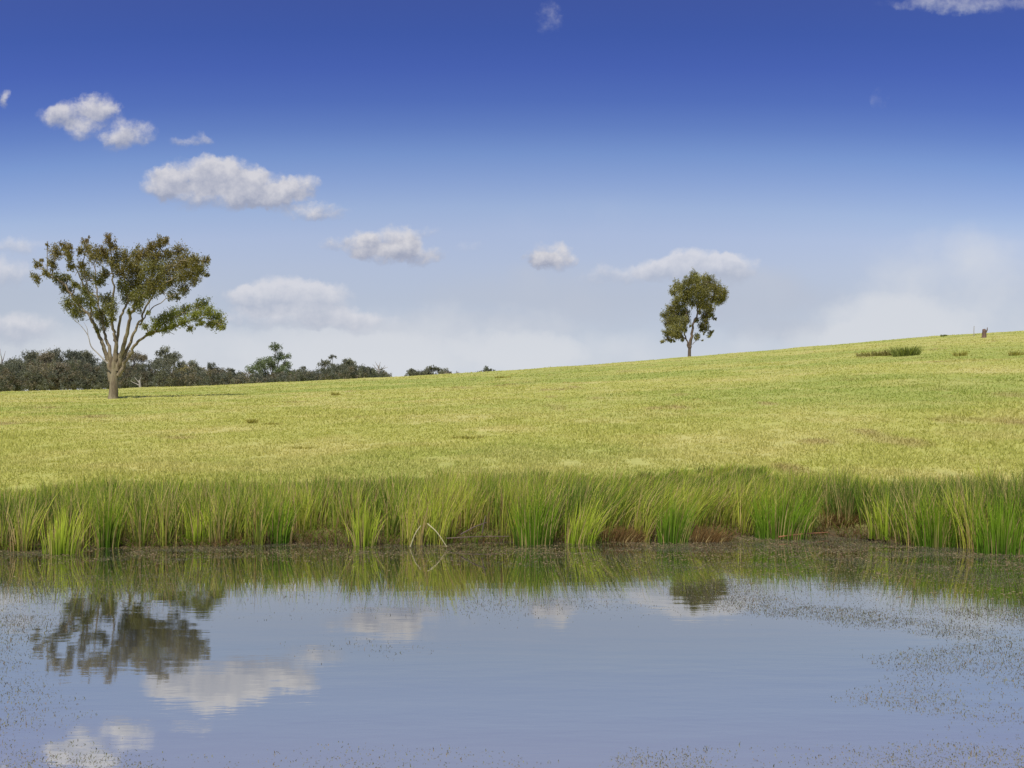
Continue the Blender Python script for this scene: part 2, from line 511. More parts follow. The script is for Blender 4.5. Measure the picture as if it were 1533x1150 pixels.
# --- reed bed
G_DARK = np.array([0.060, 0.130, 0.010]); G_MID = np.array([0.165, 0.255, 0.014]); G_LITE = np.array([0.38, 0.42, 0.045])
TAN = np.array([0.50, 0.38, 0.15]); RUST = np.array([0.12, 0.07, 0.028]); BROWN = np.array([0.14, 0.085, 0.045])
TOP_PX = [-300, 0, 60, 150, 300, 450, 600, 700, 900, 1050, 1200, 1350, 1533, 1800]
TOP_PY = [728, 727, 722, 712, 716, 712, 706, 703, 704, 706, 704, 708, 704, 700]
def lean_wind(px):
    # blades lean right in the middle of the bank, left a little on the far left
    return np.interp(px, [-300, 0, 200, 420, 650, 800, 900, 1000, 1080, 1200, 1300, 1500, 1800],
                     [0.02, 0.06, 0.0, 0.05, 0.12, 0.10, 0.30, 0.42, 0.30, 0.12, -0.02, -0.03, 0.0])

def reed_bed(n_clump=2300, per=34):
    cxs = RNG.uniform(-16, 16, n_clump)
    s = RNG.random(n_clump) ** 0.9
    sh = shore_y(cxs)
    cys = sh - 0.12 + s * 4.6
    px = CX + F * cxs / cys
    # gaps with little growth right at the waterline
    gap = np.zeros(n_clump, bool)
    for a_, b_, dd in ((250, 330, .12), (490, 525, .45), (675, 750, .35), (900, 950, .4), (1040, 1105, .4), (1225, 1325, .8), (440, 480, .2)):
        gap |= (px > a_) & (px < b_) & (cys - sh < dd)
    cxs = cxs[~gap]; cys = cys[~gap]; px = px[~gap]; s = s[~gap]
    n_clump = len(cxs)
    tipy = np.interp(px, TOP_PX, TOP_PY) + RNG.normal(0, 6.5, n_clump) + 2 + 16 * (fbm(cxs * 1.3, cys * .6, 33, 2) - .5)
    tipz = EYE - (tipy - HY) / F * cys
    gz = ground_z(cxs, cys)
    H = np.clip(tipz - np.maximum(gz, 0), 0.30, 1.45)
    tone = fbm(cxs * 0.9, cys * 0.9, 91, 3)
    cid = np.repeat(np.arange(n_clump), per)
    n = len(cid)
    r = np.abs(RNG.normal(0, 0.10, n)); an = RNG.uniform(0, 2 * np.pi, n)
    bx = cxs[cid] + np.cos(an) * r; by = cys[cid] + np.sin(an) * r
    bz = np.maximum(ground_z(bx, by), -0.10) - 0.02
    h = H[cid] * RNG.triangular(0.40, 0.85, 1.16, n) 
    wl = lean_wind(px)[cid] * (0.7 + 0.6 * RNG.random(n)) + 0.10 * (fbm(cxs * 0.5, cys * .5, 15)[cid] - .5)
    fan = RNG.uniform(0.05, 0.42, n)
    lean = np.stack([(wl + np.cos(an) * fan) * h, (np.sin(an) * fan * 0.8 - 0.03) * h], -1)
    w = RNG.uniform(0.008, 0.017, n)
    u = RNG.random(n)
    tn = np.clip((tone[cid] - 0.35) * 3.0 + RNG.normal(0, .45, n), 0, 1)[:, None]
    c1 = np.where(tn < .5, G_DARK + (G_MID - G_DARK) * tn * 2, G_MID + (G_LITE - G_MID) * (tn * 2 - 1))
    c1 = c1 * RNG.uniform(.6, 1.35, n)[:, None]
    c1 = np.where((u < 0.20)[:, None], TAN * RNG.uniform(.7, 1.1, n)[:, None], c1)
    c1 = np.where((u > 0.965)[:, None], RUST * 1.3, c1)
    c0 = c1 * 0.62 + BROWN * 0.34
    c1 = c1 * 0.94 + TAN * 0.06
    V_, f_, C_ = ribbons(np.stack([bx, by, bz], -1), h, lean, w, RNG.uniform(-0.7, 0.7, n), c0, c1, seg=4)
    o = mesh_obj('reed_bed', V_, f_, REED_MAT, col=C_)
    tag(o, 'long band of bright green reeds growing along the far bank of the pond', 'reeds', kind='stuff')
    k = 900
    x = RNG.uniform(-15, 15, k); y = shore_y(x) + RNG.random(k) * 3.6
    pxk = CX + F * x / y
    tz = EYE - (np.interp(pxk, TOP_PX, TOP_PY) - RNG.uniform(0, 16, k) - HY) / F * y
    gz = ground_z(x, y); hk = np.clip(tz - gz, .4, 1.6)
    lk = np.stack([(RNG.normal(0, .16, k) + lean_wind(pxk)) * hk, RNG.normal(0, .1, k) * hk], -1)
    ck = np.where(RNG.random(k)[:, None] < .45, TAN * .8, G_MID * 1.1)
    V2, f2, C2 = ribbons(np.stack([x, y, gz - .02], -1), hk, lk, RNG.uniform(.007, .012, k), RNG.uniform(-.6, .6, k), ck * .6, ck, seg=4)
    o = mesh_obj('seed_stems', V2, f2, REED_MAT, col=C2)
    tag(o, 'thin taller stems rising above the top of the reed band', 'reeds', kind='stuff')
    # dead litter low between the reeds
    n = 26000
    x = RNG.uniform(-16, 16, n); sh = shore_y(x)
    y = sh - 0.06 + RNG.random(n) ** 1.8 * 3.0
    z = np.maximum(ground_z(x, y), 0) + 0.0
    h = RNG.uniform(0.10, 0.42, n)
    an = RNG.uniform(0, 2 * np.pi, n); ln = h * RNG.uniform(0.5, 1.3, n)
    mixu = RNG.random(n)[:, None]
    pxx = CX + F * x / y
    rusty = np.interp(pxx, [0, 30, 60, 250, 300, 350, 480, 510, 540, 900, 930, 1040, 1070, 1130, 1190, 1240, 1300, 1350], [.6, .6, .2, .2, .5, .7, .2, .6, .2, .3, .9, .9, .9, .2, .4, .9, .8, .2])[:, None]
    c = np.where(mixu < rusty * 0.8, RUST * RNG.uniform(.6, 1.5, n)[:, None], np.where(mixu < 0.62, TAN * .30, G_MID * .6))
    V_, f_, C_ = ribbons(np.stack([x, y, z - .01], -1), h, np.stack([np.cos(an) * ln, np.sin(an) * ln], -1), RNG.uniform(.008, .016, n), RNG.uniform(-1.2, 1.2, n), c * .8, c, seg=3)
    o = mesh_obj('reed_litter', V_, f_, REED_MAT, col=C_)
    tag(o, 'brown and rust coloured dead litter at the foot of the reeds', 'dead reeds', kind='stuff')
reed_bed()

# --- rush clumps that stand out at the water's edge
def rush_clump(label, px, py, h, spread, n, colour, tipcol, wind=0.05, width=0.015, group='rush clumps at the water edge', name='rush_clump', cat='rushes'):
    d = F * EYE / (py - HY)
    x = (px - CX) / F * d
    z0 = max(float(ground_z(x, d)), 0.0)
    root = empty(name, (x, d, z0))
    tag(root, label, cat, group)
    k_, v_ = int(n * 0.95), int(n * 0.26)
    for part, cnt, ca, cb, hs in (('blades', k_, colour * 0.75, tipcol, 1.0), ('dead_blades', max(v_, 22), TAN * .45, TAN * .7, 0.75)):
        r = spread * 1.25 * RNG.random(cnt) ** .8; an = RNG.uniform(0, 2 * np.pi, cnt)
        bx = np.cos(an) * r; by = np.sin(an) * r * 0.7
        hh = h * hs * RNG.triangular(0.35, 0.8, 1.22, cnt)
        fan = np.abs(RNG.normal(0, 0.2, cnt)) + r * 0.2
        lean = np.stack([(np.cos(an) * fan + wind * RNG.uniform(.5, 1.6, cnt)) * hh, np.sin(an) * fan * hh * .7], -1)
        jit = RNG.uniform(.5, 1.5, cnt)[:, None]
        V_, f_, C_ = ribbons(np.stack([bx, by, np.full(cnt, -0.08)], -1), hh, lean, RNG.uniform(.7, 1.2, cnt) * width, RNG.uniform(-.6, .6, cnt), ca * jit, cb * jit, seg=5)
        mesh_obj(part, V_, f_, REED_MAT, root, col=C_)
    return root

BR = np.array([0.16, 0.245, 0.016])
rush_clump('bright lime green rush clump standing in the water near the left edge', 92, 829, 0.95, .26, 110, BR, G_LITE)
rush_clump('narrow dark green rushes left of the bank centre, below the tall tree', 160, 820, 1.05, .14, 70, G_DARK, G_MID)
rush_clump('upright green rushes at the water edge right of the tree trunk line', 300, 816, 0.9, .22, 80, G_MID, G_LITE)
rush_clump('dark fanned rush clump with a brown foot in the left half of the bank', 412, 813, 1.0, .24, 150, G_DARK, G_MID)
rush_clump('bright green rush clump beside the dark gap left of the crossed pale stems', 546, 817, 0.95, .16, 90, BR, G_LITE)
rush_clump('loose green rushes behind the crossed pale stems', 640, 812, 0.9, .30, 100, G_MID, G_LITE)
rush_clump('tall dense dark rush clump at the middle of the bank', 800, 815, 1.1, .28, 190, G_DARK, G_MID, .02)
rush_clump('right-leaning green rush clump just right of the bank middle', 868, 814, 1.0, .22, 120, G_MID, G_LITE, .22)
rush_clump('dark green rush clump between two rusty dead tussocks', 1008, 812, 1.0, .24, 170, G_DARK, BR, .10)
rush_clump('largest deep green rush clump set back in the right half of the bank', 1170, 806, 1.18, .40, 260, G_DARK, G_MID, .10)
rush_clump('green rushes fringing the brown inlet on its right side', 1330, 810, 0.95, .30, 120, BR, G_LITE)
rush_clump('tall straight dark green rushes near the right edge', 1405, 818, 1.15, .34, 200, G_DARK, G_MID)
rush_clump('broad upright rush clump standing in the water at the far right edge', 1500, 828, 1.2, .38, 240, G_DARK * 1.2, G_MID)
for px_, lab in ((930, 'low rusty brown dead tussock right of the middle of the bank'), (1058, 'larger reddish brown dead tussock slumped over the water edge'), (1262, 'flattened rust coloured dead tussock at the back of the inlet')):
    rush_clump(lab, px_, 810 if px_ < 1200 else 800, 0.40, .34, 380, RUST * 0.7, RUST * 1.3 + np.array([.03, .018, .0]), .35, .012, 'dead tussocks along the bank', 'dead_tussock', 'dead tussock')

# ------------------------------------------------------------------ tubes
def tube(path, radii, sides=7):
    """path (n,3), radii (n). returns verts, quads"""
    path = np.asarray(path, float); radii = np.asarray(radii, float)
    n = len(path)
    T = np.gradient(path, axis=0)
    T /= np.linalg.norm(T, axis=1)[:, None] + 1e-9
    ref = np.array([0.0, 1.0, 0.0]) if abs(T[0][1]) < 0.9 else np.array([1.0, 0, 0])
    A = np.cross(T, ref); A /= np.linalg.norm(A, axis=1)[:, None] + 1e-9
    B = np.cross(T, A)
    an = np.linspace(0, 2 * np.pi, sides, endpoint=False)
    V_ = path[:, None] + radii[:, None, None] * (np.cos(an)[None, :, None] * A[:, None] + np.sin(an)[None, :, None] * B[:, None])
    i = np.arange(n * sides).reshape(n, sides)
    j = np.roll(i, -1, axis=1)
    q = np.stack([i[:-1], j[:-1], j[1:], i[1:]], -1).reshape(-1, 4)
    return V_.reshape(-1, 3), q

def smooth_path(pts, per=5, wob=0.0):
    pts = np.asarray(pts, float)
    n = len(pts)
    if n < 3:
        tq = np.linspace(0, 1, per + 1)[:, None]
        out = pts[0] * (1 - tq) + pts[-1] * tq
    else:
        P_ = np.vstack([2 * pts[0] - pts[1], pts, 2 * pts[-1] - pts[-2]])
        out = []
        for i in range(1, n):
            for k in range(per):
                s = k / per
                p0, p1, p2, p3 = P_[i - 1], P_[i], P_[i + 1], P_[i + 2]
                out.append(0.5 * ((2 * p1) + (-p0 + p2) * s + (2 * p0 - 5 * p1 + 4 * p2 - p3) * s * s + (-p0 + 3 * p1 - 3 * p2 + p3) * s ** 3))
        out.append(pts[-1])
        out = np.array(out)
    if wob:
        out[1:-1] += RNG.normal(0, wob, (len(out) - 2, 3))
    return out

class MB:
    def __init__(s): s.v = []; s.f = []; s.n = 0
    def add(s, V_, q):
        s.v.append(V_); s.f.append(q + s.n); s.n += len(V_)
    def build(s, name, mat, parent):
        return mesh_obj(name, np.vstack(s.v), np.vstack(s.f), mat, parent, smooth=True)

def leaves(cent, rad, count, size, cols, droop=0.5, flat=0.8, out=None, stretch=0.0):
    """leaf-sized faces scattered round clump centres, in small sprays"""
    VV = []; CC = []
    for c, r, k, col in zip(cent, rad, count, cols):
        ns = max(3, int(k / 14))
        sp_ = RNG.normal(0, 1, (ns, 3)); sp_ /= np.linalg.norm(sp_, axis=1)[:, None]
        sp_ *= (RNG.random(ns) ** 0.45 * r)[:, None]; sp_[:, 2] *= flat
        wgt = RNG.random(ns) ** 1.5 + .08
        own = RNG.choice(ns, k, p=wgt / wgt.sum())
        p = c + sp_[own] + RNG.normal(0, r * 0.17, (k, 3)) * [1, 1, 1.1]
        if out is not None:
            dv = c - out; dv = dv / (np.linalg.norm(dv) + 1e-6)
            p = p + dv * (RNG.normal(0, r * stretch, ns)[own] + RNG.normal(0, r * stretch * .6, k))[:, None]
        ax = RNG.normal(0, 1, (k, 3)); ax[:, 2] -= droop * 2
        ax /= np.linalg.norm(ax, axis=1)[:, None]
        sd_ = np.cross(ax, RNG.normal(0, 1, (k, 3))); sd_ /= np.linalg.norm(sd_, axis=1)[:, None] + 1e-9
        L = size * RNG.uniform(0.6, 1.4, k)[:, None]; Wd = L * 0.32
        q = np.stack([p - ax * L * .5, p + sd_ * Wd * .5 - ax * L * .1, p + ax * L * .5, p - sd_ * Wd * .5 - ax * L * .1], 1)
        VV.append(q.reshape(-1, 3))
        jit = RNG.uniform(0.82, 1.22, ns)[own] * RNG.uniform(.8, 1.2, k)
        CC.append(np.repeat(col[None] * jit[:, None], 4, 0))
    VV = np.vstack(VV); CC = np.vstack(CC)
    return VV, np.arange(len(VV)).reshape(-1, 4), CC

LEAF_MAT = leaf_material('gum_leaf', 0.22, 0.5, 0.3, 1.3)
FAR_LEAF = leaf_material('far_leaf', 0.2, 0.7, 0.3, 2.05)
BARK_PALE = bark_material('gum_bark_pale', (0.30, 0.25, 0.15, 1), (0.15, 0.11, 0.065, 1))
BARK_DARK = bark_material('gum_bark_dark', (0.17, 0.12, 0.08, 1), (0.09, 0.065, 0.045, 1))
BARK_DEAD = bark_material('dead_wood', (0.46, 0.42, 0.36, 1), (0.27, 0.24, 0.20, 1))

def traced_tree(name, label, cat, z2p, d, limbs, clumps, leafsize, dens, colf, depth, bark, dead=None, thin=1.0, fat=1.0):
    """limbs: [(polyline in zoom units, r0, r1, depth direction)], clumps: [(zx, zy, r)]"""
    zx, zy, sc = z2p
    ppm = F / d
    basepx = limbs[0][0][0]
    g = on_ground(zx + basepx[0] * sc, d)
    bpy_ = zy + basepx[1] * sc
    def loc(p, dep=0.0):
        px = zx + p[0] * sc; py = zy + p[1] * sc
        return np.array([(px - CX) / F * (d + dep) - g[0], dep, EYE + (HY - py) / F * (d + dep) - g[2]])
    root = empty(name, tuple(g))
    tag(root, label, cat)
    allp = []; allr = []
    wood = MB()
    for li, (pts, r0, r1, dd) in enumerate(limbs):
        n = len(pts)
        dep0 = dd[0]; dep1 = dd[1]
        P3 = np.array([loc(p, dep0 + (dep1 - dep0) * (i / (n - 1)) ** 1.2) for i, p in enumerate(pts)])
        sp_ = smooth_path(P3, 6, 0.012 * depth if li else 0)
        rr = np.linspace(0, 1, len(sp_)); rr = r0 * (1 - rr) ** 0.8 + r1 * (1 - (1 - rr) ** 0.8)
        if li == 0:
            rr = rr / thin; rr[:3] *= [1.35, 1.15, 1.05]
            sp_[0, 2] -= 0.3
        if li: rr = rr * (1 + 0.55 * np.exp(-np.linspace(0, 1, len(rr)) * 7))
        rr = rr * thin
        V_, q = tube(sp_, rr, 10 if li == 0 else 7)
        wood.add(V_, q)
        if li: allp.append(sp_[2:]); allr.append(rr[2:])
    allp = np.vstack(allp); allr = np.concatenate(allr)
    cents = []; rads = []
    for (a_, b_, r) in clumps:
        c2 = loc((a_, b_))
        dist = np.hypot(allp[:, 0] - c2[0], (allp[:, 2] - c2[2]) * 1.0 + 0.3)
        i = int(np.argmin(dist + 0.25 * RNG.random(len(dist)) * depth * .3))
        c3 = loc((a_, b_), allp[i, 1] * 1.15 + RNG.normal(0, depth * 0.20))
        cents.append(c3); rads.append(r * sc / ppm)
        s0 = allp[i]; mid = (s0 + c3) / 2 + RNG.normal(0, .08, 3) * depth * .1 - [0, 0, 0.05]
        tip = c3 + (c3 - s0) * 0.15
        pth = smooth_path([s0, mid, c3, tip], 3)
        V_, q = tube(pth, np.linspace(min(allr[i], 0.018 * depth), 0.006 * depth * .6, len(pth)), 5)
        wood.add(V_, q)
        for _ in range(3):
            e = c3 + RNG.normal(0, 1, 3) * rads[-1] * .7
            V_, q = tube(smooth_path([mid * .4 + c3 * .6, e], 2), [0.008 * depth * .6] * 3, 4)
            wood.add(V_, q)
    wood.build('trunk', bark, root)
    rads = np.array(rads)
    cnt = np.maximum((dens * (rads * ppm) ** 1.7).astype(int), 20)
    cols = [colf(a_, b_) for (a_, b_, r) in clumps]
    V_, q, C_ = leaves(cents, rads * fat, cnt, leafsize, cols, out=np.array([0, 0, 1.0]), stretch=0.36)
    mesh_obj('crown', V_, q, LEAF_MAT, root, col=C_)
    if dead:
        mb = MB()
        for pts, r0, r1 in dead:
            pth = smooth_path([loc(p, -0.6) for p in pts], 4)
            V_, q = tube(pth, np.linspace(r0, r1, len(pth)), 5); mb.add(V_, q)
        o = mb.build('dead_branch', BARK_DEAD, root)
        o['label'] = 'thin bare grey dead branch'
    return root

# --- the big tree on the left
S1 = (0, 320, 400 / 1533)
L_LIMBS = [
    ([(648, 1078), (652, 1010), (655, 930), (660, 860), (664, 790), (668, 730)], 0.43, 0.10, (0, 0)),
    ([(640, 960), (618, 840), (585, 740), (556, 670), (522, 600), (440, 505), (370, 410), (285, 345), (205, 300)], 0.25, 0.03, (0, 1.2)),
    ([(556, 670), (520, 590), (515, 470), (482, 340), (490, 180)], 0.13, 0.03, (0.4, -1.5)),
    ([(482, 420), (440, 320), (385, 220)], 0.08, 0.02, (-.6, -2.2)),
    ([(650, 940), (628, 780), (600, 690), (590, 620), (560, 480), (545, 340), (560, 230)], 0.20, 0.03, (0, 2.4)),
    ([(655, 900), (662, 760), (650, 660), (640, 540), (655, 420), (640, 290), (630, 160)], 0.22, 0.03, (0, -1.6)),
    ([(665, 900), (672, 740), (690, 610), (730, 500), (715, 380), (700, 240)], 0.20, 0.04, (0, 1.0)),
    ([(675, 900), (712, 740), (745, 600), (775, 520), (850, 430), (880, 310), (925, 170)], 0.24, 0.03, (0, -2.6)),
    ([(850, 430), (930, 350), (1030, 280), (1090, 250)], 0.12, 0.02, (-1.5, -2.4)),
    ([(690, 880), (750, 730), (800, 620), (840, 530), (920, 420), (1050, 350), (1180, 290)], 0.17, 0.03, (0, 2.2)),
    ([(800, 640), (860, 560), (950, 490), (1060, 440)], 0.08, 0.02, (0.7, 3.0)),
    ([(680, 930), (735, 820), (790, 735), (860, 690), (960, 660), (1060, 625), (1170, 600), (1265, 640)], 0.19, 0.03, (0, -0.8)),
    ([(900, 670), (960, 610), (1060, 570), (1150, 540)], 0.08, 0.02, (-.3, -1.8)),
    ([(1060, 440), (1120, 400), (1170, 350)], 0.04, 0.02, (1.2, 1.6)),
]
L_CL = [(215, 292, 26), (205, 368, 32), (268, 345, 28), (300, 290, 34), (320, 228, 44), (385, 203, 38), (392, 245, 30), (338, 385, 40), (385, 372, 34),
    (408, 300, 28), (382, 430, 38), (392, 520, 46), (440, 562, 46), (452, 500, 40), (492, 440, 44), (500, 350, 42), (500, 205, 38), (488, 160, 22), (458, 212, 25),
    (540, 240, 50), (580, 208, 28), (562, 382, 42), (618, 145, 28), (650, 185, 32), (600, 240, 40), (650, 275, 42), (700, 240, 48), (742, 300, 52), (690, 330, 46),
    (598, 350, 36), (522, 505, 48), (560, 582, 42), (600, 628, 44), (602, 490, 42), (642, 540, 46), (780, 240, 40), (830, 230, 45), (870, 200, 40),
    (918, 170, 35), (950, 152, 24), (890, 245, 45), (800, 320, 62), (872, 310, 66), (950, 322, 62), (1012, 292, 60), (960, 232, 36), (1022, 218, 44), (1072, 275, 56), (1122, 280, 46),
    (1182, 265, 28), (1150, 328, 40), (1100, 340, 50), (1112, 388, 34), (1188, 350, 16), (1040, 368, 50), (980, 388, 48), (900, 400, 60), (820, 410, 66),
    (760, 395, 58), (738, 470, 50), (800, 480, 56), (862, 462, 40), (792, 530, 32), (1052, 440, 38), (985, 468, 30), (930, 440, 30), (1020, 482, 20),
    (1150, 522, 46), (1190, 560, 42), (1230, 590, 42), (1260, 632, 36), (1276, 655, 20), (1212, 640, 28), (1120, 580, 38), (1060, 548, 34), (1002, 580, 44), (950, 600, 50),
    (900, 640, 46), (868, 680, 26), (830, 640, 22), (1000, 640, 34), (1060, 618, 34), (1095, 662, 22), (950, 665, 28), (600, 560, 30), (560, 660, 18), (700, 420, 40),
    (270, 180, 12), (345, 168, 12), (512, 132, 8), (240, 268, 14), (640, 600, 26), (470, 300, 30), (430, 410, 28), (740, 560, 18), (1150, 630, 24), (850, 570, 14)]
def lcol(x, y):
    warm = np.clip((460 - y) / 300, 0, 1) * 0.75 + RNG.uniform(-.2, .25)
    gr = np.array([0.150, 0.150, 0.035]); br = np.array([0.190, 0.140, 0.045])
    if y > 500 and x > 820: warm = RNG.uniform(0, .2); gr = np.array([0.19, 0.205, 0.035])
    w = np.clip(warm, 0, 1)
    return gr * (1 - w) + br * w
traced_tree('gum_tree', 'large spreading many-limbed gum tree with bronze green leaves, standing alone on the left', 'tree', S1, 86.0,
            L_LIMBS, L_CL, 0.18, 14.0, lcol, 4.0, BARK_PALE, thin=0.70, fat=0.92,
            dead=[([(618, 860), (560, 800), (522, 760), (505, 700), (470, 650), (425, 605)], 0.07, 0.015), ([(505, 700), (500, 660), (480, 620)], 0.03, 0.01)])

# --- the lone tree on the ridge
S3 = (940, 380, 200 / 1278)
R_LIMBS = [
    ([(588, 1000), (589, 930), (592, 870)], 0.50, 0.42, (0, 0)),
    ([(590, 900), (606, 800), (620, 700), (632, 640), (668, 560), (650, 430), (620, 320), (630, 230)], 0.38, 0.06, (0, -2.0)),
    ([(585, 900), (560, 810), (530, 740), (480, 640), (430, 590)], 0.22, 0.05, (0, 2.0)),
    ([(560, 810), (470, 790), (400, 800), (340, 840)], 0.12, 0.04, (0.4, -2.0)),
    ([(530, 740), (560, 600), (540, 460), (490, 340)], 0.18, 0.05, (0.6, 3.5)),
    ([(668, 560), (740, 480), (820, 400), (890, 370)], 0.18, 0.05, (-1, -4)),
    ([(632, 640), (700, 600), (760, 560)], 0.14, 0.05, (-.5, 3.5)),
    ([(650, 430), (720, 340), (770, 260)], 0.15, 0.05, (-1, 3.5)),
    ([(600, 880), (640, 840), (665, 790)], 0.10, 0.04, (0, -1)),
    ([(760, 560), (740, 650), (740, 730), (790, 760)], 0.07, 0.03, (3.0, 1)),
]
R_CL = [(630, 215, 40), (660, 250, 45), (740, 238, 40), (780, 248, 40), (560, 270, 40), (602, 262, 38), (480, 310, 44), (438, 362, 38), (520, 340, 45), (575, 352, 42),
    (650, 330, 50), (720, 320, 60), (790, 308, 50), (842, 320, 44), (902, 368, 48), (900, 430, 42), (862, 456, 36), (820, 438, 36), (842, 385, 38), (740, 400, 50), (690, 410, 50),
    (620, 395, 48), (560, 418, 42), (502, 415, 36), (462, 462, 40), (540, 478, 40), (468, 520, 48), (400, 542, 40), (352, 592, 34), (420, 600, 50), (490, 590, 50), (550, 565, 42),
    (690, 488, 48), (750, 490, 48), (778, 545, 44), (742, 602, 42), (800, 592, 26), (832, 625, 14), (742, 655, 30), (700, 690, 32), (750, 710, 28), (712, 728, 22), (735, 755, 12),
    (798, 748, 22), (778, 790, 18), (385, 660, 44), (450, 660, 50), (520, 655, 44), (568, 632, 36), (372, 750, 38), (430, 730, 45), (490, 718, 44), (535, 725, 30), (450, 780, 38),
    (500, 785, 30), (382, 818, 24), (330, 840, 18), (420, 832, 20), (525, 815, 20), (660, 790, 28), (715, 830, 10), (662, 640, 20), (600, 690, 14), (620, 480, 30), (690, 560, 18)]
def rcol(x, y):
    return np.array([0.170, 0.165, 0.045]) * RNG.uniform(0.8, 1.2) + RNG.uniform(0, .02) * np.array([1, .3, 0])
traced_tree('ridge_tree', 'lone upright olive green tree standing on the ridge right of centre', 'tree', S3, 297.0,
            R_LIMBS, R_CL, 0.46, 38.0, rcol, 9.0, BARK_DARK, fat=1.15)

# --- trees beyond the crest
def bg_tree(label, px, top, width, d, kind='dome', col=(0.085, 0.095, 0.045), gaps=0.5, name='background_tree', group='trees beyond the crest'):
    ppm = F / d
    g = on_ground(px, d)
    H = EYE + (HY - top) / F * d - g[2]
    Wd = width / ppm
    root = empty(name, tuple(g))
    tag(root, label, 'tree', group)
    wood = MB()
    tr_h = H * 0.35
    lean = RNG.normal(0, .12)
    trunk = smooth_path([[0, 0, -0.3], [lean * .4, 0, tr_h * .6], [lean, 0.1, tr_h]], 4)
    V_, q = tube(trunk, np.linspace(0.028 * H, 0.02 * H, len(trunk)), 7); wood.add(V_, q)
    cents = []; rads = []
    nc_ = {'dome': 27, 'open': 19, 'bushy': 22, 'small': 10}[kind]
    for k in range(nc_):
        an = k * 2.399 + RNG.uniform(-.3, .3)
        f = math.sqrt((k + .5) / nc_)
        if kind in ('dome', 'open'):
            rr = Wd * .5 * f * .86
            zz = H * (0.94 - 0.42 * f ** 2.4) - RNG.random() * H * (0.16 if kind == 'open' else 0.42)
            cr = H * RNG.uniform(.07, .115)
        elif kind == 'bushy':
            rr = Wd * .5 * f * .9
            zz = H * (0.92 - 0.25 * f ** 2) * RNG.uniform(.5, 1)
            cr = H * RNG.uniform(.09, .15)
        else:
            rr = Wd * .5 * f * .8; zz = H * (0.9 - .3 * f * f) * RNG.uniform(.7, 1); cr = H * RNG.uniform(.10, .16)
        c = np.array([math.cos(an) * rr + lean, math.sin(an) * rr * .9, zz])
        c[2] = min(c[2], H - cr * .6)
        cents.append(c); rads.append(cr)
        mid = np.array([c[0] * .55 + lean * .4, c[1] * .5, tr_h + (c[2] - tr_h) * .35])
        V_, q = tube(smooth_path([trunk[-1], mid, c], 4), np.linspace(.012 * H, .004 * H, 9), 5); wood.add(V_, q)
    wood.build('trunk', BARK_DARK, root)
    rads = np.array(rads)
    col = np.array(col)
    cnt = np.maximum((rads * ppm) ** 1.8 * 13.0, 60).astype(int)
    cols = [col * RNG.uniform(.72, 1.3) for _ in cents]
    V_, q, C_ = leaves(cents, rads * 1.1, cnt, 0.42 * d / 260, cols, droop=.3, flat=.62)
    mesh_obj('crown', V_, q, FAR_LEAF, root, col=C_)

GG = (0.098, 0.098, 0.060); GB = (0.115, 0.098, 0.062); GV = (0.088, 0.105, 0.045); GD = (0.076, 0.080, 0.055)
BT = [
    ('brownish scrubby tree cut by the left edge of the photo', -4, 534, 40, 262, 'bushy', GB),
    ('low grey green tree second in the row from the left edge', 24, 531, 36, 256, 'bushy', GG),
    ('rounded tree with a small pointed top in the left row', 46, 518, 46, 262, 'dome', GG),
    ('dark rounded tree standing between two taller crowns at far left', 66, 524, 34, 252, 'bushy', GB),
    ('tree with a knob-like top left of the tall split crown', 80, 520, 32, 262, 'open', GG),
    ('brown leaved low tree below and left of the tall split crown', 95, 533, 38, 246, 'bushy', GB),
    ('tall tree with two lobed crown just left of the big gum', 111, 513, 28, 262, 'open', GD),
    ('narrow tree touching the left side of the big gum limbs', 127, 517, 28, 268, 'open', GG),
    ('low dark tree seen behind the foot of the big gum', 146, 530, 40, 252, 'bushy', GD),
    ('dark tree seen between the big gum limbs', 176, 524, 34, 264, 'bushy', GD),
    ('small brown tree showing just right of the big gum trunk', 206, 521, 34, 262, 'dome', GB),
    ('wide airy dome crowned tree with sky showing through right of the big gum', 252, 516, 62, 264, 'open', GG),
    ('low brown green tree in front of the airy dome crown', 232, 545, 50, 248, 'bushy', GB),
    ('yellow green tree at the right foot of the airy dome crown', 274, 543, 36, 248, 'bushy', (0.14, 0.12, 0.045)),
    ('small open tree between the airy dome and the flat dark crown', 292, 539, 22, 262, 'open', GG),
    ('flat topped dark tree in the row left of the tall green dome', 316, 541, 50, 262, 'dome', GD),
    ('small rounded tree tapering off the left row', 345, 549, 28, 262, 'open', GD),
    ('last low tree before the gap left of the tall green dome', 361, 555, 20, 262, 'small', GD),
    ('tall bright green dome crowned tree alone above the crest', 408, 514, 76, 252, 'dome', GV),
    ('low bushy tree right of the tall green dome', 452, 546, 34, 262, 'bushy', GG),
    ('rounded dark tree with a broad crown in the middle group', 499, 529, 56, 258, 'dome', GG),
    ('thin topped tree right of the broad dark crown', 521, 534, 28, 262, 'open', GG),
    ('low dark tree before the bare snag', 548, 546, 38, 262, 'bushy', GD),
    ('low left tree of the small group past the bare snag', 624, 545, 44, 300, 'bushy', GG),
    ('rounded middle tree of the small group past the bare snag', 650, 543, 42, 300, 'bushy', GG),
    ('lowest right tree of the small group past the bare snag', 676, 551, 34, 300, 'bushy', GB),
    ('tiny tree tip peeping over the crest', 706, 553, 18, 300, 'small', GD),
    ('small dark flat tree top at the right end of the tree line', 729, 547, 32, 300, 'bushy', GD)]
for b in BT:
    bg_tree(*b)

